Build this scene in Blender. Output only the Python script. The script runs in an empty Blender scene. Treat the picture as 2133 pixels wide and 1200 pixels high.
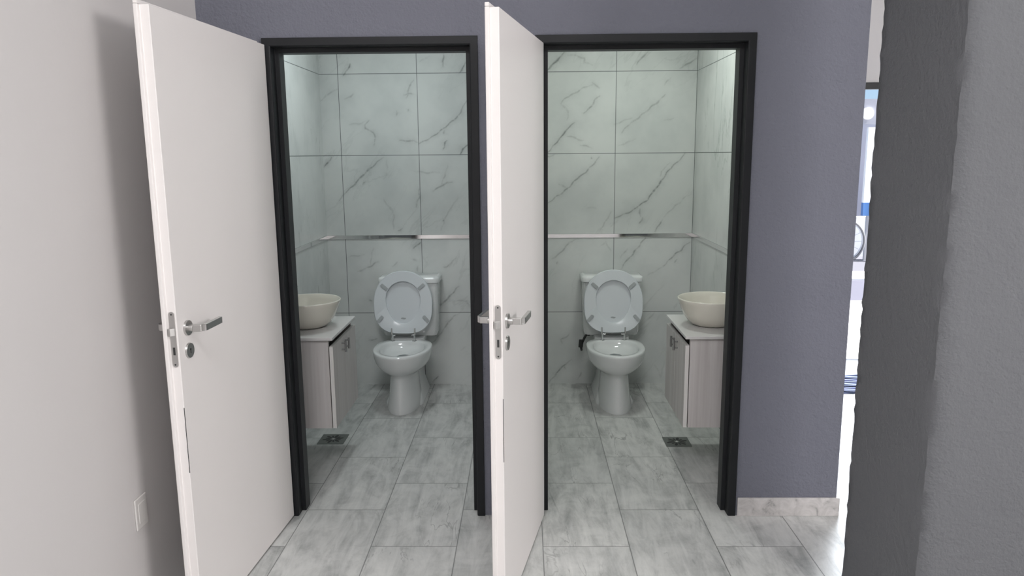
import bpy, bmesh, math, random
import numpy as np
from mathutils import Vector, Matrix

C = bpy.context.scene.collection
S = bpy.context.scene
R = math.radians

# ---------------------------------------------------------------- camera
F_PX, PITCH, YAW, ROLL = 1568.08, -0.1757, -0.0180, 0.0087
cam_data = bpy.data.cameras.new('camera')
cam_data.sensor_fit = 'HORIZONTAL'
cam_data.sensor_width = 36.0
cam_data.lens = F_PX / 2133.0 * 36.0
cam_data.clip_start = 0.05
cam = bpy.data.objects.new('camera', cam_data)
C.objects.link(cam)
_Mz = Matrix(((math.cos(YAW), -math.sin(YAW), 0), (math.sin(YAW), math.cos(YAW), 0), (0, 0, 1)))
_Mx = Matrix(((1, 0, 0), (0, math.cos(PITCH), math.sin(PITCH)), (0, -math.sin(PITCH), math.cos(PITCH))))
_Mr = Matrix(((math.cos(ROLL), 0, -math.sin(ROLL)), (0, 1, 0), (math.sin(ROLL), 0, math.cos(ROLL))))
_M = _Mr @ _Mx @ _Mz                       # rows: right, forward, up
_rot = Matrix((_M[0], _M[2], -_M[1])).transposed()
cam.matrix_world = Matrix.Translation((0, -3.1426, 1.5911)) @ _rot.to_4x4()
S.camera = cam

# ---------------------------------------------------------------- light and exposure
S.view_settings.view_transform = 'Standard'
S.view_settings.look = 'None'
S.view_settings.gamma = 1.0
S.view_settings.use_curve_mapping = False
S.view_settings.exposure = 0.18

world = bpy.data.worlds.new('world')
S.world = world
world.use_nodes = True
_wn = world.node_tree
_wn.nodes.clear()
_sky = _wn.nodes.new('ShaderNodeTexSky')
_sky.sky_type = 'HOSEK_WILKIE'
_sky.sun_direction = Vector((0.6, -0.2, 0.75)).normalized()
_sky.turbidity = 2.6
_bg = _wn.nodes.new('ShaderNodeBackground')
_bg.inputs['Strength'].default_value = 3.4
_wo = _wn.nodes.new('ShaderNodeOutputWorld')
_wn.links.new(_sky.outputs[0], _bg.inputs['Color'])
_wn.links.new(_bg.outputs[0], _wo.inputs['Surface'])


def lamp(name, kind, loc, energy, color, target=None, **kw):
    d = bpy.data.lights.new(name, kind)
    d.energy = energy
    d.color = color
    for k, v in kw.items():
        setattr(d, k, v)
    o = bpy.data.objects.new(name, d)
    C.objects.link(o)
    o.location = loc
    if target is not None:
        o.rotation_euler = (Vector(target) - Vector(loc)).to_track_quat('-Z', 'Y').to_euler()
    return o


lamp('sun', 'SUN', (12, 4.6, 8), 22.0, (1.0, 0.98, 0.95), (4.6, 5.1, 0), angle=R(0.6))
# daylight through the shop window in the right-hand wall (it throws the door's shadow on the white wall)
lamp('side_window_daylight', 'AREA', (4.95, -4.6, 2.6), 142, (1.0, 0.955, 0.945), (-1.0, -0.6, 1.3),
     shape='RECTANGLE', size=1.6, size_y=1.2)
# daylight through the open street door at the end of the passage
lamp('street_door_daylight', 'AREA', (2.45, 2.25, 1.1), 100, (0.90, 0.95, 1.0), (2.2, -0.6, 0.2),
     shape='RECTANGLE', size=1.5, size_y=1.9)
# unseen fill light added high in the room, then a ceiling lamp per bathroom
lamp('room_fill_light', 'AREA', (-0.4, -3.7, 3.8), 78, (0.985, 0.985, 1.0), (-0.4, -3.7, 0),
     shape='RECTANGLE', size=1.4, size_y=1.0)
lamp('bathroom_ceiling_lamp', 'AREA', (-0.80, 1.10, 2.50), 7.3, (0.89, 0.985, 0.985), (-0.80, 1.10, 0),
     shape='DISK', size=0.26)
lamp('bathroom_ceiling_lamp', 'AREA', (0.60, 1.10, 2.50), 8.2, (0.92, 1.0, 0.93), (0.60, 1.10, 0),
     shape='DISK', size=0.26)

# ---------------------------------------------------------------- tagging helpers
def tag(o, label=None, cat=None, group=None, kind=None):
    if label: o['label'] = label
    if cat: o['category'] = cat
    if group: o['group'] = group
    if kind: o['kind'] = kind
    return o


def empty(name, loc=(0, 0, 0), rz=0.0):
    o = bpy.data.objects.new(name, None)
    o.empty_display_size = 0.1
    o.location = loc
    o.rotation_euler = (0, 0, rz)
    C.objects.link(o)
    return o


def build(name, bm, mat, parent=None, smooth=None, bevel=None, seg=2):
    """Link a bmesh as one mesh object; mat may be a list of materials."""
    bmesh.ops.recalc_face_normals(bm, faces=bm.faces)
    if smooth:
        for f in bm.faces: f.smooth = True
        lim = R(smooth)
        for e in bm.edges:
            if len(e.link_faces) == 2 and e.calc_face_angle(0) > lim: e.smooth = False
    me = bpy.data.meshes.new(name)
    bm.to_mesh(me)
    bm.free()
    for m in (mat if isinstance(mat, (list, tuple)) else [mat]): me.materials.append(m)
    o = bpy.data.objects.new(name, me)
    C.objects.link(o)
    if parent: o.parent = parent
    if bevel:
        md = o.modifiers.new('bevel', 'BEVEL')
        md.width = bevel; md.segments = seg; md.limit_method = 'ANGLE'; md.angle_limit = R(40)
        md.harden_normals = False
        for p in me.polygons: p.use_smooth = True
        wn = o.modifiers.new('normals', 'WEIGHTED_NORMAL'); wn.keep_sharp = True
    return o


def B():
    return bmesh.new()


def box(bm, x0, x1, y0, y1, z0, z1, mi=0):
    v = [bm.verts.new(p) for p in ((x0, y0, z0), (x1, y0, z0), (x1, y1, z0), (x0, y1, z0), (x0, y0, z1), (x1, y0, z1), (x1, y1, z1), (x0, y1, z1))]
    for q in ((0, 3, 2, 1), (4, 5, 6, 7), (0, 1, 5, 4), (1, 2, 6, 5), (2, 3, 7, 6), (3, 0, 4, 7)):
        f = bm.faces.new([v[i] for i in q]); f.material_index = mi
    return v


def loft(bm, rings, cap0=True, cap1=True, closed=True, mi=0):
    vs = [[bm.verts.new(p) for p in r] for r in rings]
    n = len(rings[0])
    for a, b in zip(vs, vs[1:]):
        for i in range(n if closed else n - 1):
            j = (i + 1) % n
            f = bm.faces.new((a[i], a[j], b[j], b[i])); f.material_index = mi
    if cap0:
        f = bm.faces.new(vs[0][::-1]); f.material_index = mi
    if cap1:
        f = bm.faces.new(vs[-1]); f.material_index = mi
    return vs


def lathe(bm, prof, center=(0, 0, 0), n=64, cap0=False, cap1=False, sx=1, sy=1):
    rings = [[(center[0] + r * sx * math.cos(2 * math.pi * i / n), center[1] + r * sy * math.sin(2 * math.pi * i / n), center[2] + z) for i in range(n)] for r, z in prof]
    loft(bm, rings, cap0, cap1)


def cyl(bm, p0, p1, r0, r1=None, n=24, caps=True):
    p0, p1 = Vector(p0), Vector(p1)
    r1 = r0 if r1 is None else r1
    d = (p1 - p0).normalized()
    u = d.orthogonal().normalized(); w = d.cross(u)
    rings = [[p + (u * math.cos(2 * math.pi * i / n) + w * math.sin(2 * math.pi * i / n)) * r for i in range(n)] for p, r in ((p0, r0), (p1, r1))]
    loft(bm, rings, caps, caps)


def tube(bm, pts, r, n=12):
    pts = [Vector(p) for p in pts]
    rings, u = [], None
    for i, p in enumerate(pts):
        d = (pts[min(i + 1, len(pts) - 1)] - pts[max(i - 1, 0)]).normalized()
        u = d.orthogonal().normalized() if u is None else (u - d * u.dot(d)).normalized()
        w = d.cross(u)
        rings.append([p + (u * math.cos(2 * math.pi * k / n) + w * math.sin(2 * math.pi * k / n)) * r for k in range(n)])
    loft(bm, rings)


def torus(bm, c, ax, ay, Rr, r, n=48, m=10):
    c, ax, ay = Vector(c), Vector(ax), Vector(ay)
    az = ax.cross(ay)
    vs = []
    for i in range(n):
        a = 2 * math.pi * i / n
        d = ax * math.cos(a) + ay * math.sin(a)
        vs.append([bm.verts.new(c + d * (Rr + r * math.cos(2 * math.pi * k / m)) + az * r * math.sin(2 * math.pi * k / m)) for k in range(m)])
    for i in range(n):
        for k in range(m):
            bm.faces.new((vs[i][k], vs[(i + 1) % n][k], vs[(i + 1) % n][(k + 1) % m], vs[i][(k + 1) % m]))


# ---------------------------------------------------------------- materials
class NT:
    def __init__(self, name, rough=0.5, metal=0.0, color=(0.8, 0.8, 0.8), coat=0.0, spec=0.5):
        self.m = bpy.data.materials.new(name)
        self.m.use_nodes = True
        self.t = self.m.node_tree
        self.b = self.t.nodes['Principled BSDF']
        self.b.inputs['Roughness'].default_value = rough
        self.b.inputs['Metallic'].default_value = metal
        self.b.inputs['Base Color'].default_value = (*color, 1)
        self.b.inputs['Coat Weight'].default_value = coat
        self.b.inputs['Specular IOR Level'].default_value = spec

    def n(self, typ, ins=None, **kw):
        x = self.t.nodes.new(typ)
        for k, v in kw.items(): setattr(x, k, v)
        for k, v in (ins or {}).items(): self.put(x.inputs[k], v)
        return x

    def put(self, sock, v):
        if isinstance(v, bpy.types.NodeSocket): self.t.links.new(v, sock)
        else: sock.default_value = v

    def math(self, op, a, b=0.0, c=0.0):
        x = self.t.nodes.new('ShaderNodeMath'); x.operation = op
        self.put(x.inputs[0], a); self.put(x.inputs[1], b); self.put(x.inputs[2], c)
        return x.outputs[0]

    def pos(self):
        g = self.n('ShaderNodeNewGeometry')
        s = self.n('ShaderNodeSeparateXYZ', {0: g.outputs['Position']})
        return s.outputs[0], s.outputs[1], s.outputs[2]

    def vec(self, x, y, z):
        return self.n('ShaderNodeCombineXYZ', {0: x, 1: y, 2: z}).outputs[0]

    def noise(self, vec, scale, detail=3.0, rough=0.5, dist=0.0):
        return self.n('ShaderNodeTexNoise', {'Vector': vec, 'Scale': scale, 'Detail': detail, 'Roughness': rough, 'Distortion': dist}).outputs[0]

    def ramp(self, fac, stops):
        r = self.n('ShaderNodeValToRGB', {0: fac})
        e = r.color_ramp.elements
        while len(e) < len(stops): e.new(0.5)
        for k, (p, c) in zip(e, stops):
            k.position = p; k.color = (*c, 1) if len(c) == 3 else c
        return r.outputs[0]

    def smooth(self, v, lo, hi, a=0.0, b=1.0):
        return self.n('ShaderNodeMapRange', {0: v, 1: lo, 2: hi, 3: a, 4: b}, interpolation_type='SMOOTHSTEP').outputs[0]

    def mix(self, f, a, b, mode='MIX'):
        x = self.n('ShaderNodeMix', data_type='RGBA', blend_type=mode)
        self.put(x.inputs[0], f)
        self.put(x.inputs[6], (*a, 1) if isinstance(a, tuple) and len(a) == 3 else a)
        self.put(x.inputs[7], (*b, 1) if isinstance(b, tuple) and len(b) == 3 else b)
        return x.outputs[2]

    def color(self, c):
        self.put(self.b.inputs['Base Color'], c); return self

    def bump(self, h, strength=0.3, dist=0.01):
        b = self.n('ShaderNodeBump', {'Height': h, 'Strength': strength, 'Distance': dist})
        self.put(self.b.inputs['Normal'], b.outputs[0]); return self


def plain(name, color, rough=0.5, metal=0.0, var=0.04, scale=6.0, coat=0.0, spec=0.5):
    k = NT(name, rough, metal, color, coat, spec)
    p = k.vec(*k.pos())
    n = k.noise(p, scale, 4)
    k.color(k.mix(n, tuple(max(0, c * (1 - var)) for c in color), tuple(min(1, c * (1 + var)) for c in color)))
    return k.m


def plaster(name, color, bump=0.25, var=0.05, scale=90, rough=0.8, speck=0.25):
    k = NT(name, rough, 0, color, spec=0.3)
    p = k.vec(*k.pos())
    n1 = k.noise(p, 2.2, 4); n2 = k.noise(p, scale, 5, 0.6)
    c = k.mix(n1, tuple(x * (1 - var) for x in color), tuple(x * (1 + var) for x in color))
    n3 = k.noise(p, scale * 0.35, 3)
    c = k.mix(k.smooth(n3, 0.66, 0.78, 0, speck), c, tuple(x * 0.62 for x in color))
    k.color(c)
    k.bump(k.math('ADD', n2, n3), bump, 0.006)
    return k.m


def marble(name, axis, lines, zl, veins=True):
    """White veined wall tile; thin dark joints at the given places along axis (0 x, 1 y) and heights."""
    k = NT(name, 0.22, 0, (0.7, 0.7, 0.7), spec=0.45)
    x, y, z = k.pos()
    h = x if axis == 0 else y
    d = None
    for v, L in ((h, lines), (z, zl)):
        for q in L:
            a = k.math('ABSOLUTE', k.math('SUBTRACT', v, q))
            d = a if d is None else k.math('MINIMUM', d, a)
    P = k.vec(x, y, z)
    base = k.mix(k.smooth(k.noise(P, 2.6, 4, 0.55), 0.35, 0.7), (0.70, 0.715, 0.70), (0.60, 0.62, 0.61))
    if axis == 0:
        rot = k.vec(k.math('MULTIPLY', k.math('ADD', k.math('MULTIPLY', h, 0.77), k.math('MULTIPLY', z, -0.64)), 3.2),
                    k.math('MULTIPLY', k.math('ADD', k.math('MULTIPLY', h, 0.64), k.math('MULTIPLY', z, 0.77)), 0.9), 3.1)
    else:
        rot = k.vec(k.math('MULTIPLY', h, 4.2), k.math('MULTIPLY', z, 0.85), 1.7)
    w = k.math('ABSOLUTE', k.math('SUBTRACT', k.noise(rot, 1.6, 5, 0.6, 0.4), 0.5))
    mask = k.smooth(k.noise(P, 1.9, 2), 0.42, 0.66)
    f = k.math('MULTIPLY', k.smooth(w, 0.0, 0.022, 1, 0), mask)
    c = k.mix(k.math('MULTIPLY', f, 0.20 if axis == 0 else 0.55), base, (0.33, 0.35, 0.34))
    if veins:
        at = k.n('ShaderNodeAttribute', attribute_name='vein').outputs['Fac']
        br = k.smooth(k.noise(P, 40, 3, 0.6), 0.3, 0.62, 0.35, 1.0)
        c = k.mix(k.math('MULTIPLY', at, br), c, (0.17, 0.18, 0.18))
    g = k.smooth(d, 0.0012, 0.0026, 1, 0)
    c = k.mix(k.math('MULTIPLY', g, 0.95), c, (0.10, 0.11, 0.11))
    k.color(c)
    k.put(k.b.inputs['Roughness'], k.smooth(d, 0.0012, 0.0026, 0.7, 0.22))
    return k.m


def floor_tiles(name):
    k = NT(name, 0.35, 0, (0.5, 0.5, 0.5), spec=0.4)
    x, y, z = k.pos()
    u = k.math('DIVIDE', k.math('ADD', x, 1.0), 0.3555)
    col = k.math('FLOOR', u)
    fu = k.math('FRACT', u)
    odd = k.math('PINGPONG', col, 1.0)
    v = k.math('DIVIDE', k.math('SUBTRACT', k.math('SUBTRACT', y, 0.05), k.math('MULTIPLY', odd, 0.28)), 0.605)
    row = k.math('FLOOR', v)
    fv = k.math('FRACT', v)
    du = k.math('MULTIPLY', k.math('MINIMUM', fu, k.math('SUBTRACT', 1.0, fu)), 0.3555)
    dv = k.math('MULTIPLY', k.math('MINIMUM', fv, k.math('SUBTRACT', 1.0, fv)), 0.605)
    d = k.math('MINIMUM', du, dv)
    wn = k.n('ShaderNodeTexWhiteNoise', {'Vector': k.vec(col, row, 0.5)}, noise_dimensions='3D')
    rs = k.n('ShaderNodeSeparateXYZ', {0: wn.outputs['Color']})
    r1, r2, r3 = rs.outputs[0], rs.outputs[1], rs.outputs[2]
    sx = k.math('ADD', x, k.math('MULTIPLY', r1, 7.0)); sy = k.math('ADD', y, k.math('MULTIPLY', r2, 9.0))
    streak = k.noise(k.vec(k.math('MULTIPLY', sx, 8.0), k.math('MULTIPLY', sy, 1.5), r3), 1.7, 7, 0.68, 0.6)
    blot = k.noise(k.vec(sx, sy, r1), 5.5, 7, 0.70, 0.8)
    fine = k.noise(k.vec(k.math('MULTIPLY', sx, 60.0), k.math('MULTIPLY', sy, 9.0), r2), 1.0, 3)
    t = k.math('ADD', k.math('MULTIPLY', streak, 0.62), k.math('MULTIPLY', blot, 0.38))
    c = k.ramp(t, [(0.31, (0.22, 0.225, 0.22)), (0.43, (0.46, 0.465, 0.455)), (0.52, (0.62, 0.62, 0.605)), (0.66, (0.78, 0.775, 0.755))])
    crack = k.math('ABSOLUTE', k.math('SUBTRACT', k.noise(k.vec(k.math('MULTIPLY', sx, 6.0), k.math('MULTIPLY', sy, 1.3), 4.0), 1.2, 4, 0.6, 0.9), 0.5))
    cm = k.smooth(k.noise(k.vec(sx, sy, 8.0), 3.2, 2), 0.52, 0.66)
    c = k.mix(k.math('MULTIPLY', k.math('MULTIPLY', k.smooth(crack, 0.0, 0.014, 1, 0), cm), 0.6), c, (0.14, 0.14, 0.14))
    c = k.mix(k.math('MULTIPLY', fine, 0.20), c, (0.46, 0.46, 0.45))
    c = k.mix(k.math('MULTIPLY', r3, 0.22), c, (0.42, 0.43, 0.43))
    g = k.smooth(d, 0.0012, 0.0028, 1, 0)
    c = k.mix(k.math('MULTIPLY', g, 0.75), c, (0.10, 0.105, 0.10))
    k.color(c)
    k.put(k.b.inputs['Roughness'], k.smooth(streak, 0.3, 0.7, 0.42, 0.28))
    return k.m


def laminate(name):
    k = NT(name, 0.45, 0, (0.6, 0.56, 0.55), spec=0.35)
    x, y, z = k.pos()
    n = k.noise(k.vec(k.math('MULTIPLY', x, 26.0), k.math('MULTIPLY', y, 26.0), k.math('MULTIPLY', z, 0.8)), 1.5, 5, 0.6, 0.3)
    k.color(k.ramp(n, [(0.32, (0.50, 0.465, 0.46)), (0.5, (0.57, 0.54, 0.53)), (0.68, (0.61, 0.585, 0.575))]))
    return k.m


M = {}
ZL = [0.5146, 1.5922, 2.1209]
M['white_wall'] = plaster('white_wall_paint', (0.645, 0.622, 0.615), 0.05, 0.02, 60, 0.8, 0.0)
M['grey_wall'] = plaster('grey_render', (0.176, 0.181, 0.218), 0.8, 0.06, 85)
M['pillar'] = plaster('grey_pillar_render', (0.146, 0.150, 0.160), 0.8, 0.07, 85)
M['ceiling'] = plain('ceiling_paint', (0.78, 0.78, 0.77), 0.9)
M['floor'] = floor_tiles('grey_floor_tile')
M['tile_a'] = marble('marble_tile_a', 0, [-1.2275, -0.7064, -0.185], ZL)
M['tile_b'] = marble('marble_tile_b', 0, [0.076, 0.6033, 1.1315], ZL)
M['tile_side'] = marble('marble_tile_side', 1, [0.47, 1.0], ZL, False)
M['door'] = plain('white_door_paint', (0.81, 0.775, 0.76), 0.42, 0, 0.015, 3)
M['frame'] = plain('black_metal_paint', (0.009, 0.010, 0.012), 0.45, 0, 0.1, 10, 0.0, 0.35)
M['chrome'] = plain('chrome', (0.80, 0.80, 0.80), 0.06, 1.0, 0.02)
M['satin'] = plain('satin_nickel', (0.56, 0.55, 0.54), 0.30, 1.0, 0.03, 40)
M['handle'] = plain('brushed_steel', (0.30, 0.30, 0.30), 0.35, 1.0, 0.03, 40)
M['dark'] = plain('dark_gap', (0.03, 0.03, 0.03), 0.6)
M['porcelain'] = plain('white_porcelain', (0.76, 0.77, 0.77), 0.10, 0, 0.01, 4, 0.3)
M['seat'] = plain('white_seat_plastic', (0.72, 0.75, 0.78), 0.22, 0, 0.01, 4)
M['pad'] = plain('grey_rubber_pad', (0.42, 0.44, 0.45), 0.5)
M['basin'] = plain('cream_ceramic', (0.74, 0.71, 0.63), 0.14, 0, 0.015, 8, 0.3)
M['laminate'] = laminate('pale_wood_laminate')
M['edge'] = plain('white_edge_band', (0.74, 0.72, 0.70), 0.4)
M['top'] = plain('pale_countertop', (0.66, 0.645, 0.64), 0.28, 0, 0.05, 14)
M['water'] = plain('bowl_water', (0.10, 0.12, 0.13), 0.03, 0, 0.02)
M['drain'] = plain('dull_drain_steel', (0.20, 0.21, 0.20), 0.45, 0.7, 0.12, 60)
M['black_rubber'] = plain('black_rubber', (0.02, 0.02, 0.02), 0.55)
M['socket'] = plain('socket_plastic', (0.66, 0.64, 0.62), 0.35)
M['skirting'] = None

VEINS_A = [
    (1, [(-1.191,2.114),(-1.162,2.154),(-1.141,2.19)]),
    (0.7, [(-0.536,2.161),(-0.526,2.192),(-0.521,2.249)]),
    (0.9, [(-0.426,2.115),(-0.405,2.147),(-0.385,2.182)]),
    (0.3, [(-0.687,2.194),(-0.62,2.231)]),
    (0.35, [(-1.344,1.958),(-1.289,1.996),(-1.234,2.028)]),
    (0.6, [(-0.78,1.965),(-0.765,2.01),(-0.73,2.08)]),
    (0.5, [(-0.799,1.985),(-0.719,1.987)]),
    (0.6, [(-0.85,1.85),(-0.852,1.876)]),
    (0.5, [(-0.769,1.884),(-0.762,1.897)]),
    (0.75, [(-0.702,1.666),(-0.634,1.705),(-0.567,1.743),(-0.499,1.788),(-0.445,1.84),(-0.41,1.897),(-0.356,1.968)]),
    (0.6, [(-0.499,1.788),(-0.451,1.833)]),
    (0.65, [(-1.031,1.819),(-1.059,1.793),(-1.06,1.767),(-1.014,1.741),(-0.996,1.708),(-1.004,1.662)]),
    (0.5, [(-1.014,1.741),(-1.005,1.736)]),
    (0.6, [(-0.835,1.693),(-0.769,1.686),(-0.709,1.673)]),
    (0.9, [(-0.543,1.632),(-0.535,1.665),(-0.521,1.684)]),
    (0.6, [(-0.534,1.723),(-0.527,1.749)]),
    (1, [(-0.43,1.589),(-0.409,1.624),(-0.382,1.657)]),
    (0.4, [(-1.184,1.963),(-1.13,1.994)]),
    (0.25, [(-1.166,1.794),(-1.058,1.813)]),
    (0.9, [(-1.347,1.52),(-1.319,1.546),(-1.29,1.579)]),
    (0.75, [(-1.257,1.298),(-1.186,1.365),(-1.115,1.438),(-1.045,1.497),(-0.988,1.55),(-0.947,1.576)]),
    (0.5, [(-1.115,1.438),(-1.03,1.517)]),
    (0.6, [(-1.089,1.398),(-1.075,1.424)]),
    (0.6, [(-0.617,1.354),(-0.562,1.387),(-0.487,1.413)]),
    (0.4, [(-0.562,1.387),(-0.534,1.447),(-0.519,1.526)]),
    (0.35, [(-0.748,1.482),(-0.574,1.474)]),
    (0.4, [(-0.958,1.303),(-0.919,1.248),(-0.887,1.181),(-0.897,1.099)]),
    (0.6, [(-0.735,1.247),(-0.72,1.301),(-0.711,1.368)]),
    (0.7, [(-0.87,1.085),(-0.842,1.105)]),
    (0.3, [(-0.57,1.083),(-0.526,1.205),(-0.449,1.312)]),
    (0.8, [(-0.557,1.151),(-0.546,1.155)]),
    (0.25, [(-0.952,1.437),(-0.931,1.463),(-0.921,1.556)]),
    (0.9, [(-0.759,0.961),(-0.735,0.984),(-0.716,1.003)]),
    (0.6, [(-1.091,0.836),(-1.058,0.847),(-1.005,0.869)]),
    (0.6, [(-1.091,0.836),(-1.063,0.844)]),
    (0.35, [(-1.067,0.85),(-1.051,0.902),(-1.044,0.968)]),
    (0.35, [(-1.163,0.799),(-1.091,0.831)]),
    (0.3, [(-1.215,0.903),(-1.101,0.926)]),
    (0.55, [(-0.562,0.838),(-0.529,0.833),(-0.495,0.87),(-0.472,0.889)]),
    (0.8, [(-0.612,0.538),(-0.568,0.586),(-0.515,0.643),(-0.457,0.704)]),
    (0.35, [(-0.502,0.595),(-0.398,0.594)]),
    (0.35, [(-0.412,0.592),(-0.38,0.546)]),
    (0.6, [(-0.671,0.276),(-0.622,0.334),(-0.568,0.407),(-0.524,0.46),(-0.485,0.503)]),
    (0.9, [(-0.659,0.014),(-0.644,0.038),(-0.624,0.053)]),
    (0.4, [(-0.908,0.845),(-0.87,0.868)]),
    (0.4, [(-0.741,0.806),(-0.735,0.843)]),
    (0.4, [(-0.775,0.896),(-0.748,0.877)]),
    (0.7, [(-1.082,0.603),(-1.059,0.603)]),
    (0.6, [(-1.094,0.322),(-1.041,0.326)]),
    (0.2, [(-0.452,0.245),(-0.414,0.274)]),
]
VEINS_B = [
    (0.85, [(0.139,2.121),(0.206,2.185),(0.266,2.248)]),
    (0.35, [(0.286,2.229),(0.392,2.208),(0.392,2.183),(0.446,2.157)]),
    (0.6, [(0.738,2.166),(0.764,2.205),(0.816,2.249)]),
    (0.6, [(1.017,2.138),(1.056,2.163),(1.128,2.194)]),
    (0.5, [(0.24,1.921),(0.287,1.957),(0.354,2.002),(0.447,2.034)]),
    (0.35, [(0.24,1.921),(0.287,1.866),(0.287,1.813)]),
    (0.4, [(0.44,2.047),(0.494,2.02)]),
    (0.6, [(0.395,1.858),(0.448,1.91),(0.501,1.971)]),
    (0.9, [(0.146,1.601),(0.22,1.681),(0.274,1.747),(0.335,1.793)]),
    (0.45, [(0.274,1.707),(0.396,1.679)]),
    (0.4, [(0.369,1.653),(0.451,1.626)]),
    (0.55, [(0.639,1.724),(0.732,1.809),(0.824,1.88),(0.877,1.925),(0.922,1.971)]),
    (0.4, [(0.811,1.867),(0.916,1.964)]),
    (0.35, [(0.598,1.784),(0.705,1.816)]),
    (0.3, [(0.921,2.029),(0.966,2.08)]),
    (0.25, [(0.627,1.637),(0.734,1.69)]),
    (0.25, [(0.92,1.807),(0.987,1.819)]),
    (0.7, [(0.152,1.256),(0.221,1.31),(0.289,1.364),(0.371,1.445),(0.452,1.505),(0.492,1.572)]),
    (0.35, [(0.221,1.398),(0.289,1.364)]),
    (0.6, [(0.442,1.559),(0.449,1.561)]),
    (0.5, [(0.139,1.575),(0.207,1.587)]),
    (0.85, [(0.614,1.156),(0.716,1.21),(0.824,1.282),(0.891,1.366),(0.93,1.427),(0.996,1.514),(1.068,1.587)]),
    (0.4, [(0.824,1.282),(0.891,1.366)]),
    (0.35, [(0.903,1.44),(0.915,1.474),(0.968,1.527)]),
    (0.6, [(0.778,1.224),(0.779,1.169)]),
    (0.7, [(0.773,1.12),(0.793,1.162)]),
    (0.45, [(0.512,1.081),(0.552,1.15),(0.579,1.204)]),
    (0.85, [(0.884,1.071),(0.931,1.144)]),
    (0.3, [(0.937,1.161),(1.017,1.242),(1.11,1.324)]),
    (0.3, [(0.427,1.233),(0.483,1.226)]),
    (0.5, [(0.179,0.88),(0.234,0.927),(0.299,0.991),(0.363,1.033)]),
    (0.5, [(0.22,0.852),(0.225,0.866)]),
    (0.75, [(0.653,0.811),(0.716,0.895),(0.77,0.965),(0.824,1.034)]),
    (0.4, [(0.652,0.891),(0.67,0.919),(0.697,0.956)]),
    (0.7, [(0.949,0.838),(1.012,0.898),(1.066,0.954),(1.115,0.991)]),
    (0.6, [(1.023,0.851),(1.036,0.87)]),
    (0.25, [(0.831,0.758),(0.949,0.833)]),
    (0.5, [(0.24,0.32),(0.264,0.33),(0.302,0.359)]),
    (0.35, [(0.24,0.32),(0.255,0.291)]),
    (0.8, [(0.165,0.011),(0.217,0.07),(0.265,0.124),(0.317,0.178)]),
    (0.5, [(0.27,0.134),(0.284,0.104)]),
    (0.45, [(0.37,0.035),(0.389,0.079)]),
    (0.45, [(0.856,0.463),(0.883,0.501)]),
    (0.25, [(0.902,0.132),(0.951,0.043),(0.967,0.161)]),
    (0.25, [(0.512,0.976),(0.548,1.004),(0.586,0.938)]),
]

D = 1.9629           # back wall of the bathrooms
A0, A2, A3, A4, A5 = -1.0556, -0.1857, 0.045, 0.9268, 1.3715   # door frame edges along the grey wall, its right end
HT = 2.06
CEIL = 3.9
XW = -1.315          # white left wall

# ---------------------------------------------------------------- floor, ceiling, walls
bm = B(); box(bm, -1.6, 5.3, -7.6, 2.42, -0.1, 0.0)
tag(build('floor', bm, M['floor']), 'grey streaked rectangular floor tiles running from the room into both bathrooms', 'floor', None, 'structure')
bm = B(); box(bm, -1.6, 5.3, -7.6, 2.42, CEIL, CEIL + 0.1)
tag(build('ceiling', bm, M['ceiling']), 'white ceiling of the room above the doors', 'ceiling', None, 'structure')

bm = B(); box(bm, -1.46, XW, -7.5, 0.0, 0.0, CEIL)
tag(build('wall_left', bm, M['white_wall']), 'plain white wall at the left edge, with the soft shadow of the open door', 'wall', None, 'structure')

bm = B()
box(bm, -1.46, A0 + 0.002, 0, 0.11, 0, CEIL)
box(bm, A0 + 0.002, A2 - 0.002, 0, 0.11, HT - 0.002, CEIL)
box(bm, A2 - 0.002, A3 + 0.002, 0, 0.11, 0, CEIL)
box(bm, A3 + 0.002, A4 - 0.002, 0, 0.11, HT - 0.002, CEIL)
box(bm, A4 - 0.002, A5, 0, 0.11, 0, CEIL)
tag(build('wall_front', bm, M['grey_wall']), 'rough blue-grey rendered wall holding the two black door frames', 'wall', None, 'structure')

bm = B(); box(bm, 1.160, A5, 0.11, 2.30, 0, CEIL)
tag(build('wall_passage', bm, M['grey_wall']), 'grey rendered wall along the passage beside the bathrooms', 'wall', None, 'structure')

# grey pillar standing nearer, with a slightly ragged plastered arris
random.seed(4)
bm = B()
nz = 160
rings = []
for i in range(nz + 1):
    z = CEIL * i / nz
    j = lambda a: random.uniform(-a, a)
    rings.append([(1.168 + j(.0015), -1.047 + j(.002), z), (1.184 + j(.001), -1.060 + j(.001), z), (1.22, -1.060, z), (1.55, -1.060, z), (1.55, -0.535, z), (1.23, -0.535, z), (1.192 + j(.0015), -0.535 + j(.002), z), (1.174 + j(.002), -0.548 + j(.003), z), (1.1715, -0.60, z), (1.1690, -1.00, z)])
loft(bm, rings)
tag(build('pillar', bm, M['pillar'], smooth=50), 'rough grey plastered pillar at the right edge, nearest the viewer', 'pillar', None, 'structure')

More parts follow.
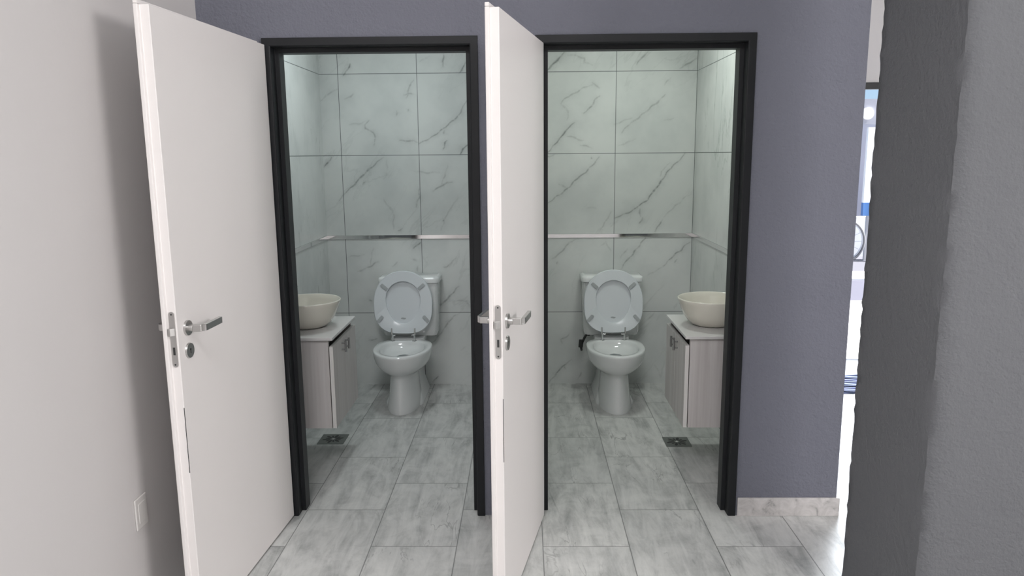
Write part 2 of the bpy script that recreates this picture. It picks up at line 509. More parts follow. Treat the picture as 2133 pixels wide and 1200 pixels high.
# the rest of the room (behind and beside the viewer)
bm = B(); box(bm, -1.6, 5.3, -7.65, -7.5, 0, CEIL)
tag(build('wall_rear', bm, M['white_wall']), 'plain white wall at the back of the room', 'wall', None, 'structure')
bm = B()
WY0, WY1, WZ0, WZ1 = -5.6, -3.6, 2.0, 3.5
box(bm, 5.1, 5.25, -7.5, WY0, 0, CEIL); box(bm, 5.1, 5.25, WY1, 2.3, 0, CEIL)
box(bm, 5.1, 5.25, WY0, WY1, 0, WZ0); box(bm, 5.1, 5.25, WY0, WY1, WZ1, CEIL)
tag(build('wall_right', bm, M['white_wall']), 'white side wall with a window opening, across the room', 'wall', None, 'structure')
bm = B()
SX0, SX1, SZ = 1.72, 3.35, 2.062
box(bm, A5, SX0, 2.30, 2.42, 0, CEIL); box(bm, SX1, 5.25, 2.30, 2.42, 0, CEIL); box(bm, SX0, SX1, 2.30, 2.42, SZ, CEIL)
tag(build('wall_street', bm, M['white_wall']), 'pale wall above the street doorway, seen through the narrow gap', 'wall', None, 'structure')
bm = B()
box(bm, SX0, SX0 + 0.045, 2.29, 2.36, 0, SZ); box(bm, SX1 - 0.045, SX1, 2.29, 2.36, 0, SZ); box(bm, SX0 + 0.045, SX1 - 0.045, 2.29, 2.36, SZ - 0.045, SZ)
tag(build('door_frame', bm, M['frame'], bevel=0.003), 'dark frame of the street doorway at the end of the gap', 'door frame', None, 'structure')

# ---------------------------------------------------------------- tiled bathrooms
def smooth_noise(x, y, s):
    return 0.5 + 0.25 * (np.sin(x * s + 1.3 * np.sin(y * s * 0.7)) + np.sin(y * s * 1.1 + 1.7 * np.sin(x * s * 0.6 + 1)))


def back_wall(name, x0, x1, veins, mat, label, seed):
    st = 0.005
    nx = int(round((x1 - x0) / st)) + 1; nz = int(round(2.6 / st)) + 1
    X, Z = np.meshgrid(np.linspace(x0, x1, nx), np.linspace(0, 2.6, nz))
    V = np.zeros_like(X)
    rng = np.random.default_rng(seed)
    # the veins wander a little and carry fine side branches
    Xw = X + 0.004 * (np.sin(Z * 41 + 3 * np.sin(X * 17)) + 0.6 * np.sin(Z * 97 + X * 31))
    Zw = Z + 0.004 * (np.sin(X * 37 + 2 * np.sin(Z * 13)) + 0.6 * np.sin(X * 88 + Z * 23))
    for s, P in veins:
        n = max(1, len(P) - 1)
        for i, (a, b) in enumerate(zip(P, P[1:])):
            a = np.array(a); b = np.array(b); d = b - a; L2 = float(d @ d) + 1e-9
            t = np.clip(((Xw - a[0]) * d[0] + (Zw - a[1]) * d[1]) / L2, 0, 1)
            r = np.hypot(Xw - a[0] - t * d[0], Zw - a[1] - t * d[1])
            g = (i + t) / n
            w = 0.0045 * (0.75 + 0.6 * np.sin(math.pi * np.clip(g, 0, 1)))
            k = s * (0.55 + 0.45 * np.sin(math.pi * np.clip(g * 0.85 + 0.1, 0, 1)))
            V = np.maximum(V, 1.0 * k * np.exp(-(r / w) ** 2))
            V = np.maximum(V, 0.20 * k * np.exp(-(r / (w * 4.5)) ** 2))
    co = np.stack([X, np.full_like(X, D), Z], -1).reshape(-1, 3)
    idx = np.arange(nx * nz).reshape(nz, nx)
    q = np.stack([idx[:-1, :-1], idx[:-1, 1:], idx[1:, 1:], idx[1:, :-1]], -1).reshape(-1, 4)
    # a solid slab behind the tiled face
    b0 = len(co)
    slab = np.array([(x0, D, 0), (x1, D, 0), (x1, D + .1, 0), (x0, D + .1, 0), (x0, D, 2.6), (x1, D, 2.6), (x1, D + .1, 2.6), (x0, D + .1, 2.6)])
    co = np.concatenate([co, slab])
    q = np.concatenate([q, b0 + np.array([(0, 3, 2, 1), (4, 5, 6, 7), (1, 2, 6, 5), (2, 3, 7, 6), (3, 0, 4, 7)])])
    me = bpy.data.meshes.new(name)
    me.vertices.add(len(co)); me.vertices.foreach_set('co', co.astype(np.float32).ravel())
    me.loops.add(q.size); me.loops.foreach_set('vertex_index', q.astype(np.int32).ravel())
    me.polygons.add(len(q)); me.polygons.foreach_set('loop_start', np.arange(0, q.size, 4, dtype=np.int32))
    me.update(calc_edges=True)
    at = me.attributes.new('vein', 'FLOAT', 'POINT')
    at.data.foreach_set('value', np.concatenate([V.ravel(), np.zeros(8)]).astype(np.float32))
    me.materials.append(mat)
    o = bpy.data.objects.new(name, me); C.objects.link(o)
    return tag(o, label, 'wall', None, 'structure')


LX0, LX1, RX0, RX1 = -1.352, -0.165, -0.06, 1.136
back_wall('wall_back', LX0, LX1, VEINS_A, M['tile_a'], 'white veined tile wall behind the toilet seen through the doorway at left', 3)
back_wall('wall_back', RX0, RX1, VEINS_B, M['tile_b'], 'white veined tile wall behind the toilet seen through the doorway at right', 5)
bm = B(); box(bm, -1.46, LX0, 0.11, D + .1, 0, 2.6)
tag(build('wall_side', bm, M['tile_side']), 'veined tile side wall behind the vanity in the left bathroom', 'wall', None, 'structure')
bm = B(); box(bm, RX1, 1.160, 0.11, D + .1, 0, 2.6)
tag(build('wall_side', bm, M['tile_side']), 'veined tile side wall behind the vanity in the right bathroom', 'wall', None, 'structure')
bm = B(); box(bm, LX1, RX0, 0.11, D + .1, 0, 2.6)
tag(build('wall_partition', bm, M['tile_side']), 'tiled partition between the two bathrooms', 'wall', None, 'structure')
bm = B(); box(bm, -1.46, 1.160, 0.11, D + .1, 2.6, 2.65)
tag(build('ceiling', bm, M['ceiling']), 'white ceiling over both bathrooms', 'ceiling', None, 'structure')


def chrome_band(xc, xp, y_near, label):
    """Mirror-bright strip let into the tiles: along the back wall and round the corner along the side wall."""
    s = 1 if xc > xp else -1
    prof = ((0.0, 1.0275), (0.005, 1.0295), (0.006, 1.0305), (0.006, 1.0545), (0.005, 1.0555), (0.0, 1.0575))
    bm = B()
    rows = [[(xp, D - t, z) for t, z in prof], [(xc - s * 0, D - t, z) for t, z in prof]]
    loft(bm, [[(xp, D - t, z) for t, z in prof], [(xc - s * t, D - t, z) for t, z in prof], [(xc - s * t, y_near, z) for t, z in prof]], True, True)
    return tag(build('trim', bm, M['chrome']), label, 'wall trim', None, 'structure')


chrome_band(LX0, LX1, 0.115, 'mirror-bright chrome strip across the tiles of the left bathroom').name = 'trim_1'
chrome_band(RX1, RX0, 0.115, 'mirror-bright chrome strip across the tiles of the right bathroom').name = 'trim_2'

# ---------------------------------------------------------------- black door frames
def frame(x0, x1, label):
    prof = [(0.0, -0.010), (0.030, -0.010), (0.034, -0.006), (0.034, 0.045), (0.052, 0.045), (0.052, 0.108), (0.0, 0.108)]
    bm = B()
    rings = []
    rings.append([(x0 + u, y, 0.0) for u, y in prof])
    rings.append([(x0 + u, y, HT - u) for u, y in prof])
    rings.append([(x1 - u, y, HT - u) for u, y in prof])
    rings.append([(x1 - u, y, 0.0) for u, y in prof])
    loft(bm, rings)
    return tag(build('door_frame', bm, M['frame'], bevel=0.0015), label, 'door frame', None, 'structure')


frame(A0, A2, 'black metal frame of the left bathroom doorway')
frame(A3, A4, 'black metal frame of the right bathroom doorway')

# ---------------------------------------------------------------- white doors
def door(name, hinge, theta, W, H, label):
    T = 0.042
    root = tag(empty(name, (hinge[0], hinge[1], 0), theta), label, 'door', None, 'structure')
    # leaf: stepped (rebated) section, the lip on the far face standing proud at the free edge and the top
    bm = B()
    zb = 0.008
    sec = [(0, -0.004), (0, -W), (-T + 0.014, -W), (-T + 0.014, -W - 0.013), (-T, -W - 0.013), (-T, -0.004)]
    a = [(x, y, zb) for x, y in sec]
    b = [(x, y, H) for x, y in sec]
    loft(bm, [a, b])
    box(bm, -T, -T + 0.014, -W - 0.013, -0.004, H, H + 0.013)
    build('leaf', bm, M['door'], root, bevel=0.0025, seg=2)
    ye = -W
    xm = -0.0145                                   # middle of the flat edge
    # lock plate on the free edge
    bm = B()
    z0, z1, w = 0.945, 1.105, 0.0095
    pts = []
    for k in range(13):
        t = math.pi * k / 12; pts.append((xm + w * math.cos(t), z1 + w * math.sin(t)))
    for k in range(13):
        t = math.pi + math.pi * k / 12; pts.append((xm + w * math.cos(t), z0 + w * math.sin(t)))
    loft(bm, [[(x, ye - 0.0025, z) for x, z in pts], [(x, ye + 0.001, z) for x, z in pts]])
    plate = build('lock_plate', bm, M['satin'], root)
    bm = B()
    loft(bm, [[(xm - .0075, ye - .002, 1.038), (xm + .0075, ye - .002, 1.038), (xm + .0075, ye - .002, 1.062), (xm - .0075, ye - .002, 1.062)],
              [(xm - .0115, ye - .013, 1.038), (xm - .003, ye - .013, 1.038), (xm - .003, ye - .013, 1.062), (xm - .0115, ye - .013, 1.062)]])
    build('latch', bm, M['satin'], plate, bevel=0.001)
    bm = B(); box(bm, xm - .0035, xm + .0035, ye - .0032, ye, 0.975, 1.000)
    build('bolt_slot', bm, M['dark'], plate)
    for z in (z1 + .001, z0 - .001):
        bm = B(); cyl(bm, (xm, ye - .0034, z), (xm, ye, z), .0028, n=12)
        build('screw', bm, M['dark'], plate)
    # lever handles on both faces
    yr = -W + 0.060
    for s, xf in ((1, 0.0), (-1, -T)):
        h = empty('handle', (0, 0, 0)); h.parent = root
        bm = B(); cyl(bm, (xf, yr, 1.05), (xf + s * .007, yr, 1.05), .0255, .0245, 40)
        build('rose', bm, M['satin'], h, smooth=40)
        bm = B()
        cyl(bm, (xf + s * .006, yr, 1.05), (xf + s * .022, yr, 1.05), .0115, n=24)
        def sq(x, y, d):
            return [(x + d[0] * a, y + d[1] * a, 1.05 + c) for a, c in ((-.0065, -.011), (.0065, -.011), (.0065, .011), (-.0065, .011))]
        loft(bm, [sq(xf + s * .018, yr, (0, 1)), sq(xf + s * .046, yr, (0, 1)), sq(xf + s * .055, yr + .003, (s * .7, .9)), sq(xf + s * .0545, yr + .016, (s, 0.12)), sq(xf + s * .052, yr + .125, (s * 1, 0))])
        build('lever', bm, M['satin'], h, bevel=0.0015)
        e = B(); cyl(e, (xf, yr, 0.975), (xf + s * .006, yr, 0.975), .0255, .0240, 40)
        k = build('keyhole_rose', e, M['satin'], root, smooth=40)
        e = B(); cyl(e, (xf + s * .004, yr, 0.979), (xf + s * .0066, yr, 0.979), .0035, n=16); box(e, xf + s * .004 if s > 0 else xf - .0066, xf + .0066 if s > 0 else xf - .004, yr - .0017, yr + .0017, 0.966, 0.978)
        build('keyhole', e, M['dark'], k)
    # opened seam of the edge band below the lock
    bm = B(); box(bm, -0.0012, 0.0004, ye - 0.0004, ye + 0.0012, 0.58, 0.80)
    build('edge_seam', bm, M['dark'], root)
    return root


door('door_1', (-1.040, -0.014), R(-3.7), 0.842, 2.033, 'wide-open white door on the left, next to the white wall')
door('door_2', (0.079, -0.014), R(-11.4), 0.775, 2.028, 'half-seen white door standing open between the two bathroom doorways')

# skirting
k = NT('pale_skirting_tile', 0.4, 0, (0.6, 0.58, 0.57))
P = k.vec(*k.pos())
k.color(k.ramp(k.noise(P, 16, 5, 0.65, 0.8), [(0.30, (0.22, 0.215, 0.21)), (0.42, (0.50, 0.48, 0.47)), (0.62, (0.63, 0.605, 0.595))]))
bm = B(); box(bm, A4 + 0.008, A5 + 0.012, -0.012, 0.0, 0.0, 0.084)
tag(build('baseboard_front', bm, k.m, bevel=0.002), 'low pale marbled tile skirting at the foot of the grey wall', 'skirting', None, 'structure')

# wall socket
root = tag(empty('wall_socket', (XW, -0.775, 0.405)), 'small white flush socket plate low on the white wall', 'socket')
bm = B(); box(bm, 0, 0.007, -0.037, 0.037, -0.055, 0.055); build('plate', bm, M['socket'], root, bevel=0.004, seg=3)
bm = B(); box(bm, 0.006, 0.009, -0.022, 0.022, -0.035, 0.035); build('insert', bm, M['socket'], root, bevel=0.0015)

# ---------------------------------------------------------------- toilets
def egg(hw, yf, yb, z, n=64, nf=2.0, nb=2.8, split=0.42):
    """Plan outline: rounded towards the front (-y), squarer towards the back."""
    yc = yb + (yf - yb) * split
    out = []
    for i in range(n):
        a = 2 * math.pi * i / n
        c, s = math.cos(a), math.sin(a)
        if s < 0: e, L = nf, yc - yf
        else: e, L = nb, yb - yc
        x = hw * math.copysign(abs(c) ** (2 / e), c)
        y = yc + L * math.copysign(abs(s) ** (2 / e), s)
        if s > 0: x *= 1 - (0.20 if nb < 3.3 else 0.13) * (abs(s) ** 1.5) * (0 if nb > 5 else 1)
        out.append((x, y, z))
    return out


def rrect(x0, x1, y0, y1, r, z, n=6):
    out = []
    for cx, cy, a0 in ((x1 - r, y1 - r, 0), (x0 + r, y1 - r, 90), (x0 + r, y0 + r, 180), (x1 - r, y0 + r, 270)):
        for k in range(n + 1):
            a = R(a0 + 90 * k / n); out.append((cx + r * math.cos(a), cy + r * math.sin(a), z))
    return out


def toilet(x, label, lid_dx, tank_dx, valve):
    root = tag(empty('toilet', (x, D, 0)), label, 'toilet', 'toilets against the tiled back walls')
    # pedestal and bowl, one continuous casting
    bm = B()
    out = [egg(.107, -.655, -.22, 0.0, nb=3.2), egg(.108, -.656, -.22, .012, nb=3.2), egg(.102, -.648, -.22, .045, nb=3.2), egg(.093, -.634, -.22, .11, nb=3), egg(.088, -.620, -.22, .18, nb=3),
           egg(.088, -.617, -.22, .218, nb=3), egg(.096, -.625, -.22, .234, nb=3), egg(.114, -.641, -.225, .247, nb=3), egg(.138, -.664, -.23, .262, nb=3.2), egg(.159, -.686, -.235, .284, nb=3.4),
           egg(.173, -.701, -.24, .310, nb=3.6), egg(.181, -.710, -.245, .342, nb=3.8), egg(.184, -.715, -.246, .370, nb=3.8), egg(.183, -.714, -.247, .381, nb=3.8), egg(.179, -.710, -.250, .385, nb=3.8)]
    rings = out
    inn = [egg(.146, -.674, -.292, .385, nb=3.3, split=.45), egg(.140, -.669, -.297, .380, nb=3.3, split=.45), egg(.137, -.668, -.300, .365, nb=3.3, split=.46), egg(.129, -.666, -.312, .345, nb=2.9, split=.47),
           egg(.098, -.662, -.345, .328, nb=2.2, split=.48), egg(.068, -.655, -.372, .316, nb=2.2, split=.5), egg(.060, -.648, -.378, .290, nb=2.2, split=.5), egg(.052, -.630, -.390, .235, nb=2.2, split=.5)]
    loft(bm, rings + inn, True, True)
    body = build('bowl', bm, M['porcelain'], root, smooth=60)
    bm = B(); loft(bm, [egg(.066, -.653, -.3735, .3145, nb=2.2, split=.5), egg(.0665, -.654, -.3728, .3152, nb=2.2, split=.5)])
    build('water', bm, M['water'], body)
    # rear foot of the casting, carrying the cistern
    bm = B()
    loft(bm, [rrect(-.122, .122, -.50, -.012, .09, 0), rrect(-.122, .122, -.50, -.012, .09, .018), rrect(-.088, .088, -.40, -.012, .05, .085), rrect(-.070, .070, -.34, -.012, .05, .22), rrect(-.105, .105, -.30, -.012, .05, .33), rrect(-.115, .115, -.262, -.012, .04, .372), rrect(-.112, .112, -.26, -.014, .04, .394)])
    build('base', bm, M['porcelain'], root, smooth=50)
    # cistern
    bm = B()
    tx = tank_dx
    loft(bm, [rrect(tx - .176, tx + .176, -.180, -.012, .03, .395), rrect(tx - .184, tx + .184, -.188, -.012, .03, .42), rrect(tx - .190, tx + .190, -.192, -.012, .03, .60), rrect(tx - .194, tx + .194, -.196, -.012, .03, .752)])
    tank = build('tank', bm, M['porcelain'], root, smooth=50)
    bm = B()
    loft(bm, [rrect(tx - .196, tx + .196, -.198, -.010, .03, .753), rrect(tx - .203, tx + .203, -.206, -.008, .03, .758), rrect(tx - .204, tx + .204, -.207, -.008, .03, .782), rrect(tx - .200, tx + .200, -.203, -.010, .03, .791), rrect(tx - .185, tx + .185, -.19, -.02, .03, .797)])
    build('tank_lid', bm, M['porcelain'], tank, smooth=50)
    bm = B(); cyl(bm, (tx, -.10, .796), (tx, -.10, .803), .019, .018, 32)
    build('flush_button', bm, M['chrome'], tank, smooth=40)
    # raised seat and lid, leaning on the cistern
    H, hw = 0.415, 0.193
    piv = Vector((lid_dx, -.262, .430)); lean = R(6.5)
    def up(u, v, t):                               # u across, v up the lid, t towards the viewer
        return (piv.x + u, piv.y + v * math.sin(lean) - t * math.cos(lean), piv.z + v * math.cos(lean) + t * math.sin(lean))
    def lid_outline(k=1.0, n=72):
        o = []
        cy = H * 0.50
        for i in range(n):
            a = 2 * math.pi * i / n
            c, s = math.cos(a), math.sin(a)
            if s >= 0: u, v = hw * math.copysign(abs(c) ** (2 / 2.15), c), cy + (H - cy) * abs(s) ** (2 / 2.0)
            else:
                v = cy - cy * abs(s) ** (2 / 3.4)
                u = hw * math.copysign(abs(c) ** (2 / 3.6), c) * (1 - .20 * (abs(s) ** 2.2))
            o.append((u * k, cy + (v - cy) * k))
        return o
    def hole(k=1.0, n=72):
        o = []
        cy = H * 0.55
        for i in range(n):
            a = 2 * math.pi * i / n
            o.append((.113 * k * math.cos(a), cy + (.116 if math.sin(a) > 0 else .160) * k * math.sin(a)))
        return o
    bm = B()
    O = lid_outline()
    loft(bm, [[up(u, v, t) for u, v in lid_outline(k)] for k, t in ((.90, -.012), (.97, -.009), (1.0, -.003), (1.0, .004), (.985, .008))])
    lid = build('lid', bm, M['seat'], root, smooth=50)
    bm = B(); tx0 = up(0, .098, .0085)
    loft(bm, [[up(.017 * math.cos(a) + .002 * math.sin(2 * a), .100 + .0055 * math.sin(a) + .001 * math.cos(3 * a), t) for a in [2 * math.pi * i / 28 for i in range(28)]] for t in (.0085, .0092)])
    build('emblem', bm, M['pad'], lid)
    bm = B()
    prof = [(1.0, .010, 0), (1.0, .020, 0), (.985, .0255, 0)]
    vs = [[up(u, v, t) for u, v in lid_outline(k)] for k, t in ((.985, .0095), (1.0, .014), (1.0, .021), (.985, .0265))]
    vs += [[up(u, v, t) for u, v in hole(k)] for k, t in ((1.03, .0265), (1.0, .023), (1.0, .013), (1.02, .0095))]
    rr = [[bm.verts.new(p) for p in r] for r in vs]
    n = len(vs[0])
    for q in range(len(rr)):
        a, b = rr[q], rr[(q + 1) % len(rr)]
        for i in range(n):
            j = (i + 1) % n; bm.faces.new((a[i], a[j], b[j], b[i]))
    seat = build('seat', bm, M['seat'], root, smooth=45)
    for su in (-1, 1):
        for v, ang in ((.310, -48), (.098, 42)):
            bm = B(); u = .122 if v > .2 else .150
            a = R(ang) * su
            ca, sa = math.cos(a), math.sin(a)
            pts = [(su * u + p * ca - q * sa, v + p * sa + q * ca) for p, q, _ in rrect(-.011, .011, -.026, .026, .007, 0, 4)]
            loft(bm, [[up(p, q, t) for p, q in pts] for t in (.025, .0325)])
            build('bumper', bm, M['pad'], seat, bevel=0.0015)
    # chrome hinges
    for su in (-1, 1):
        bm = B()
        hx = lid_dx + su * .072
        cyl(bm, (hx, -.285, .383), (hx, -.285, .388), .017, n=24)
        cyl(bm, (hx, -.285, .385), (hx, -.283, .428), .0065, n=16)
        cyl(bm, (hx - .02 * (1 if su > 0 else .2), -.283, .424), (hx + .02 * (1 if su < 0 else .2), -.283, .424), .0065, n=16)
        p0, p1 = up(su * .072 + su * .004, -.004, .029), up(su * .072 + su * .004, .038, .029)
        cyl(bm, p0, p1, .0055, n=14)
        build('hinge', bm, M['chrome'], root, smooth=40)
    if valve:
        bm = B()
        tube(bm, [(-.15, -.15, .40), (-.172, -.18, .385), (-.192, -.20, .35), (-.200, -.19, .31), (-.190, -.10, .27), (-.185, -.012, .26)], .008)
        cyl(bm, (-.200, -.20, .365), (-.204, -.20, .315), .015, n=20)
        cyl(bm, (-.150, -.15, .385), (-.150, -.15, .425), .014, n=20)
        build('supply_hose', bm, M['black_rubber'], root, smooth=50)
    return root


toilet(-0.787, 'white toilet with raised seat in the left bathroom', -0.018, 0.012, False)
toilet(0.572, 'white toilet with raised seat in the right bathroom, black supply hose beside its rim', 0.004, 0.002, True)

# ---------------------------------------------------------------- vanities and basins
def vanity(xw, s, depth, y0, y1, label, hy):
    """Wall-hung cabinet on the side wall at xw; s = +1 when it faces +x. depth to the outer door face."""
    root = tag(empty('vanity_cabinet', (xw, (y0 + y1) / 2, 0)), label, 'vanity cabinet', 'wall-hung vanity cabinets in the bathrooms')
    yo = (y0 + y1) / 2
    zb, zt = 0.270, 0.716
    X = lambda d: d * s
    def bx(bm, d0, d1, a, b, z0, z1, mi=0):
        box(bm, min(X(d0), X(d1)), max(X(d0), X(d1)), a - yo, b - yo, z0, z1, mi)
    bm = B()
    db = depth - .022
    bx(bm, 0.001, db, y0, y0 + .018, zb, zt); bx(bm, 0.001, db, y1 - .018, y1, zb, zt)
    bx(bm, 0.001, db, y0 + .018, y1 - .018, zb, zb + .018); bx(bm, db - .075, db - .057, y0 + .018, y1 - .018, zt - .07, zt)
    bx(bm, 0.001, .012, y0 + .018, y1 - .018, zb + .018, zt)
    build('body', bm, M['laminate'], root)
    ym = (y0 + y1) / 2
    for a, b, hh in ((y0 + .002, ym - .0015, hy - .035), (ym + .0015, y1 - .002, hy + .035)):
        bm = B()
        bx(bm, depth - .018, depth, a, b, zb, .682)
        for f in bm.faces:
            f.normal_update()
            if abs(f.normal.x) < 0.5: f.material_index = 1
        dr = build('door', bm, [M['laminate'], M['edge']], root)
        hb = B()
        for dz in (-.016, .016):
            cyl(hb, (X(depth - .001), hh - yo, .640 + dz), (X(depth + .020), hh - yo, .640 + dz), .0040, n=12)
        cyl(hb, (X(depth + .020), hh - yo, .612), (X(depth + .020), hh - yo, .668), .0055, n=14)
        build('handle', hb, M['handle'], dr, smooth=40)
    bm = B()
    bx(bm, 0.001, depth + .004, y0 - .018, y1 - .004, zt + .001, .731)
    build('countertop', bm, M['top'], root, bevel=0.002)
    return root


vanity(LX0, 1, 0.420, 0.372, 0.860, 'pale wood-grain wall-hung cabinet under the basin, left bathroom', 0.585)
vanity(RX1, -1, 0.370, 0.372, 0.860, 'pale wood-grain wall-hung cabinet under the basin, right bathroom', 0.590)


def basin(x, y, label):
    root = tag(empty('wash_basin', (x, y, 0.731)), label, 'basin', 'round vessel basins on the countertops')
    bm = B()
    rim = 0.172
    out = [(0.0, 0.001), (.070, .0), (.088, .002), (.103, .010), (.122, .028), (.140, .055), (.155, .088), (.166, .118), (rim, .134), (rim - .001, .138), (rim - .005, .1395), (rim - .009, .137)]
    inn = [(.152, .112), (.139, .084), (.122, .056), (.098, .033), (.068, .018), (.030, .012), (.020, .0115)]
    rings = [[(r * math.cos(2 * math.pi * i / 72), r * math.sin(2 * math.pi * i / 72), z) for i in range(72)] for r, z in (out[1:] + inn)]
    loft(bm, rings, True, True)
    b = build('bowl', bm, M['basin'], root, smooth=60)
    bm = B(); cyl(bm, (0, 0, .0116), (0, 0, .0150), .019, .017, 32)
    build('waste', bm, M['chrome'], root, smooth=40)
    return root


basin(-1.118, 0.615, 'cream round vessel basin on the countertop, left bathroom')
basin(0.944, 0.615, 'cream round vessel basin on the countertop, right bathroom')

# tall tap behind the basin on the left; its spout tip shows past the black frame
root = tag(empty('basin_tap', (-1.318, 0.735, 0.7315)), 'chrome tall basin tap, only its tip showing beside the frame at left', 'tap')
bm = B(); cyl(bm, (0, 0, 0), (0, 0, .006), .022, n=28); cyl(bm, (0, 0, .004), (0, 0, .235), .013, n=24)
build('body', bm, M['chrome'], root, smooth=40)
bm = B(); tube(bm, [(0, 0, .205), (.04, -.005, .214), (.090, -.012, .212), (.113, -.015, .204), (.117, -.0155, .186)], .011, 16)
build('spout', bm, M['chrome'], root, smooth=50)
bm = B(); cyl(bm, (0, 0, .235), (0, 0, .258), .014, n=24); cyl(bm, (0, 0, .252), (-.002, .045, .266), .004, n=12)
build('lever', bm, M['chrome'], root, smooth=40)


def drain(x, y, w, label):
    root = tag(empty('floor_drain', (x, y, 0)), label, 'floor drain', 'square drains in the bathroom floors')
    h = w / 2
    bm = B(); box(bm, -h, h, -h, h, 0.0, .0025); build('plate', bm, M['drain'], root, bevel=0.001)
    bm = B()
    for k in range(12):
        a = 2 * math.pi * (k + .5) / 12
        big = k % 2 == 0
        r0, r1, wd = .014, (.060 if big else .048), (.010 if big else .007)
        pts = []
        for t in range(16):
            b = 2 * math.pi * t / 16
            rr = (r0 + r1) / 2 + (r1 - r0) / 2 * math.cos(b); tt = wd * math.sin(b) * (0.55 + .45 * (rr - r0) / (r1 - r0))
            pts.append((rr * math.cos(a) - tt * math.sin(a), rr * math.sin(a) + tt * math.cos(a)))
        loft(bm, [[(p, q, z) for p, q in pts] for z in (.0015, .0029)])
    build('slots', bm, M['dark'], root)
    bm = B(); cyl(bm, (0, 0, .002), (0, 0, .0045), .009, .007, 20); build('screw', bm, M['chrome'], root)
    return root


drain(-1.100, 0.915, 0.150, 'square metal floor drain beneath the cabinet, left bathroom')
drain(0.842, 0.865, 0.142, 'square metal floor drain beneath the cabinet, right bathroom')

# ---------------------------------------------------------------- the street beyond the gap
bm = B(); box(bm, -1.0, 14.0, 2.42, 4.95, -0.15, -0.005)
tag(build('street_sidewalk', bm, plain('pale_sidewalk', (0.75, 0.75, 0.75), 0.8)), 'sunlit pale sidewalk outside the street doorway', 'sidewalk', None, 'structure')
bm = B(); box(bm, -2.0, 18.0, 4.95, 6.40, -0.2, -0.03)
tag(build('street_road', bm, plain('sunlit_asphalt', (0.085, 0.085, 0.115), 0.85)), 'lavender grey strip of road beyond the pale sidewalk', 'road', None, 'structure')
bm = B(); box(bm, -2.0, 20.0, 6.40, 7.0, -0.2, -0.005)
tag(build('street_kerb', bm, plain('white_kerb', (0.8, 0.8, 0.8), 0.8)), 'bright kerb strip across the road', 'kerb', None, 'structure')
bm = B(); box(bm, -2.0, 30.0, 7.0, 16.0, -0.2, -0.008)
tag(build('street_yard', bm, plain('grey_paving', (0.10, 0.10, 0.12), 0.85)), 'grey paving under the bicycle across the road', 'paving', None, 'structure')

# door mat
bm = B()
n = 13
for i in range(n):
    y0 = 1.72 + i * .031
    rings = []
    for q in range(13):
        xx = 1.85 + q * .075
        zz = .016 + .006 * math.sin(q * .9 + i)
        rings.append([(xx, y0, .001), (xx, y0 + .003, zz), (xx, y0 + .024, zz), (xx, y0 + .027, .001)])
    loft(bm, rings)
box(bm, 1.84, 2.76, 1.71, 2.13, .001, .006)
k = NT('blue_mat', 0.9, 0, (0.13, 0.15, 0.27))
x_, y_, z_ = k.pos()
k.color(k.mix(k.smooth(k.math('SINE', k.math('ADD', k.math('MULTIPLY', y_, 60.0), k.math('MULTIPLY', x_, 18.0))), -.3, .5), (0.02, 0.03, 0.07), (0.16, 0.18, 0.31)))
tag(build('door_mat', bm, k.m, smooth=40), 'dark blue ribbed mat on the floor inside the street doorway', 'mat')

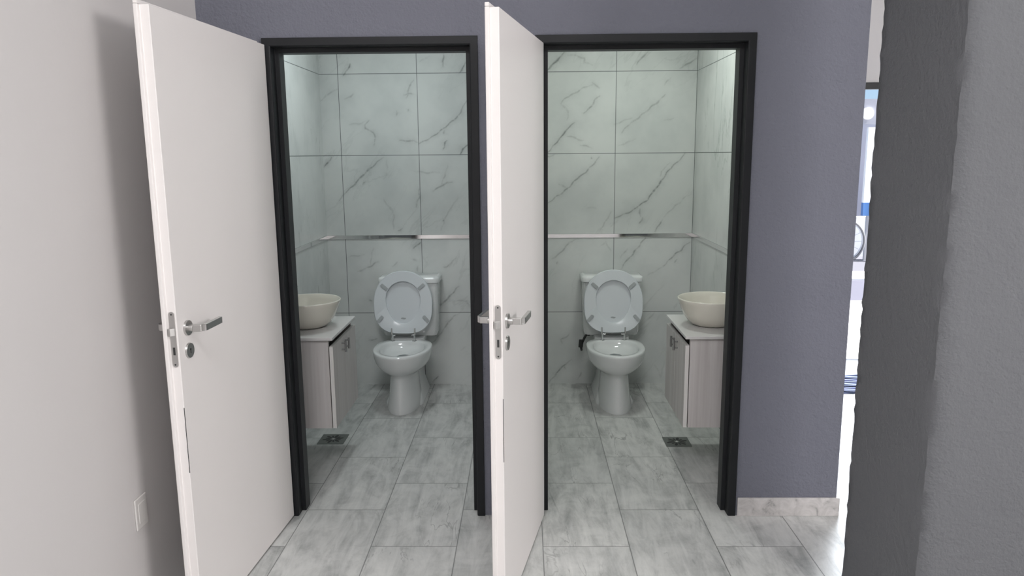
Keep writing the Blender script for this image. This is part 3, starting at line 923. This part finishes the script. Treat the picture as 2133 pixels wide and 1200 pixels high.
# bicycle parked across the road
def bicycle(x, y):
    root = tag(empty('bicycle', (x, y, 0)), 'parked bicycle outside, only part of a wheel showing in the gap', 'bicycle')
    wr = .33
    tyre = M['black_rubber']; metal = plain('bike_paint', (0.55, 0.56, 0.60), 0.35)
    for wx in (0, 1.02):
        bm = B(); torus(bm, (wx, 0, wr), (1, 0, 0), (0, 0, 1), wr - .02, .020)
        w = build('wheel', bm, plain('worn_tyre', (0.17, 0.17, 0.18), 0.7), root, smooth=60)
        bm = B(); torus(bm, (wx, 0, wr), (1, 0, 0), (0, 0, 1), wr - .045, .010); build('rim', bm, metal, w, smooth=60)
        bm = B()
        for i in range(14):
            a = 2 * math.pi * i / 14
            cyl(bm, (wx, 0, wr), (wx + (wr - .045) * math.cos(a), 0, wr + (wr - .045) * math.sin(a)), .004, n=6)
        cyl(bm, (wx, -.03, wr), (wx, .03, wr), .02, n=14)
        build('spokes', bm, metal, w)
    bm = B()
    bb, st, ht, hb = (.43, 0, .28), (.30, 0, .78), (.86, 0, .80), (.90, 0, .64)
    for a, b in ((bb, st), (st, ht), (bb, hb), (ht, hb), ((0, .04, wr), bb), ((0, -.04, wr), bb), ((0, .04, wr), (.33, 0, .70)), ((0, -.04, wr), (.33, 0, .70)), (hb, (1.02, .05, wr)), (hb, (1.02, -.05, wr)), (ht, (.84, 0, .95)), (st, (.27, 0, .90))):
        cyl(bm, a, b, .015, n=12)
    build('frame', bm, metal, root, smooth=40)
    bm = B(); loft(bm, [[(.27 + .12 * c, .06 * q * (1 - .5 * c), .90 + z) for c, q in ((-1, -1), (-.3, -1.1), (1, -.3), (1, .3), (-.3, 1.1), (-1, 1))] for z in (0, .035)])
    build('saddle', bm, tyre, root, bevel=0.008)
    bm = B(); tube(bm, [(.78, -.28, .97), (.82, -.15, .96), (.84, 0, .95), (.82, .15, .96), (.78, .28, .97)], .013); build('handlebar', bm, metal, root, smooth=50)
    return root


bicycle(3.50, 7.62)

# building across the road: lavender wall, white panel with a blue band, round white sign
lav = plain('lavender_render', (0.36, 0.36, 0.44), 0.8)
bm = B(); box(bm, 2.0, 16.0, 10.0, 10.4, -0.2, 2.18)
tag(build('street_wall', bm, plain('street_wall_render', (0.40, 0.40, 0.47), 0.85)), 'grey boundary wall across the road, seen through the gap', 'wall', None, 'structure')

def panel(x0, x1, y, z0, z1, zb):
    root = tag(empty('street_panel', (x0, y, 0)), 'tall white panel with a blue band at its foot, across the road', 'panel')
    w = x1 - x0
    bm = B(); box(bm, 0, w, 0, .06, zb, z1); build('board', bm, plain('white_board', (0.92, 0.92, 0.92), 0.6), root)
    bm = B(); box(bm, 0, w, -.005, .065, z0, zb); build('band', bm, plain('blue_band', (0.10, 0.24, 0.55), 0.6), root)
    bm = B()
    for q in (.1, w - .1): box(bm, q - .03, q + .03, .01, .05, -.02, z0)
    build('leg', bm, plain('panel_post', (0.5, 0.5, 0.52), 0.5), root)
    return root


panel(4.95, 6.6, 8.0, 0.66, 1.93, 0.85)
root = tag(empty('round_sign', (4.86, 7.9, 0)), 'white round disc on a grey square sign, high across the road', 'sign')
bm = B(); box(bm, -.22, .22, 0, .04, 1.97, 2.32); build('backing', bm, plain('sign_grey', (0.33, 0.33, 0.38), 0.6), root)
bm = B(); cyl(bm, (0.01, -.002, 2.12), (0.01, -.03, 2.12), .085, n=32); build('disc', bm, plain('sign_white', (0.85, 0.85, 0.85), 0.6), root, smooth=40)
bm = B(); cyl(bm, (.20, .03, -.02), (.20, .03, 1.99), .03, n=16); build('post', bm, plain('sign_post_grey', (0.4, 0.4, 0.43), 0.5), root, smooth=40)

bm = B(); box(bm, 3.5, 9.0, 8.5, 8.65, -0.02, 0.60)
tag(build('street_low_wall', bm, plain('low_wall_white', (0.9, 0.9, 0.9), 0.8)), 'low white wall behind the bicycle, across the road', 'wall', None, 'structure')
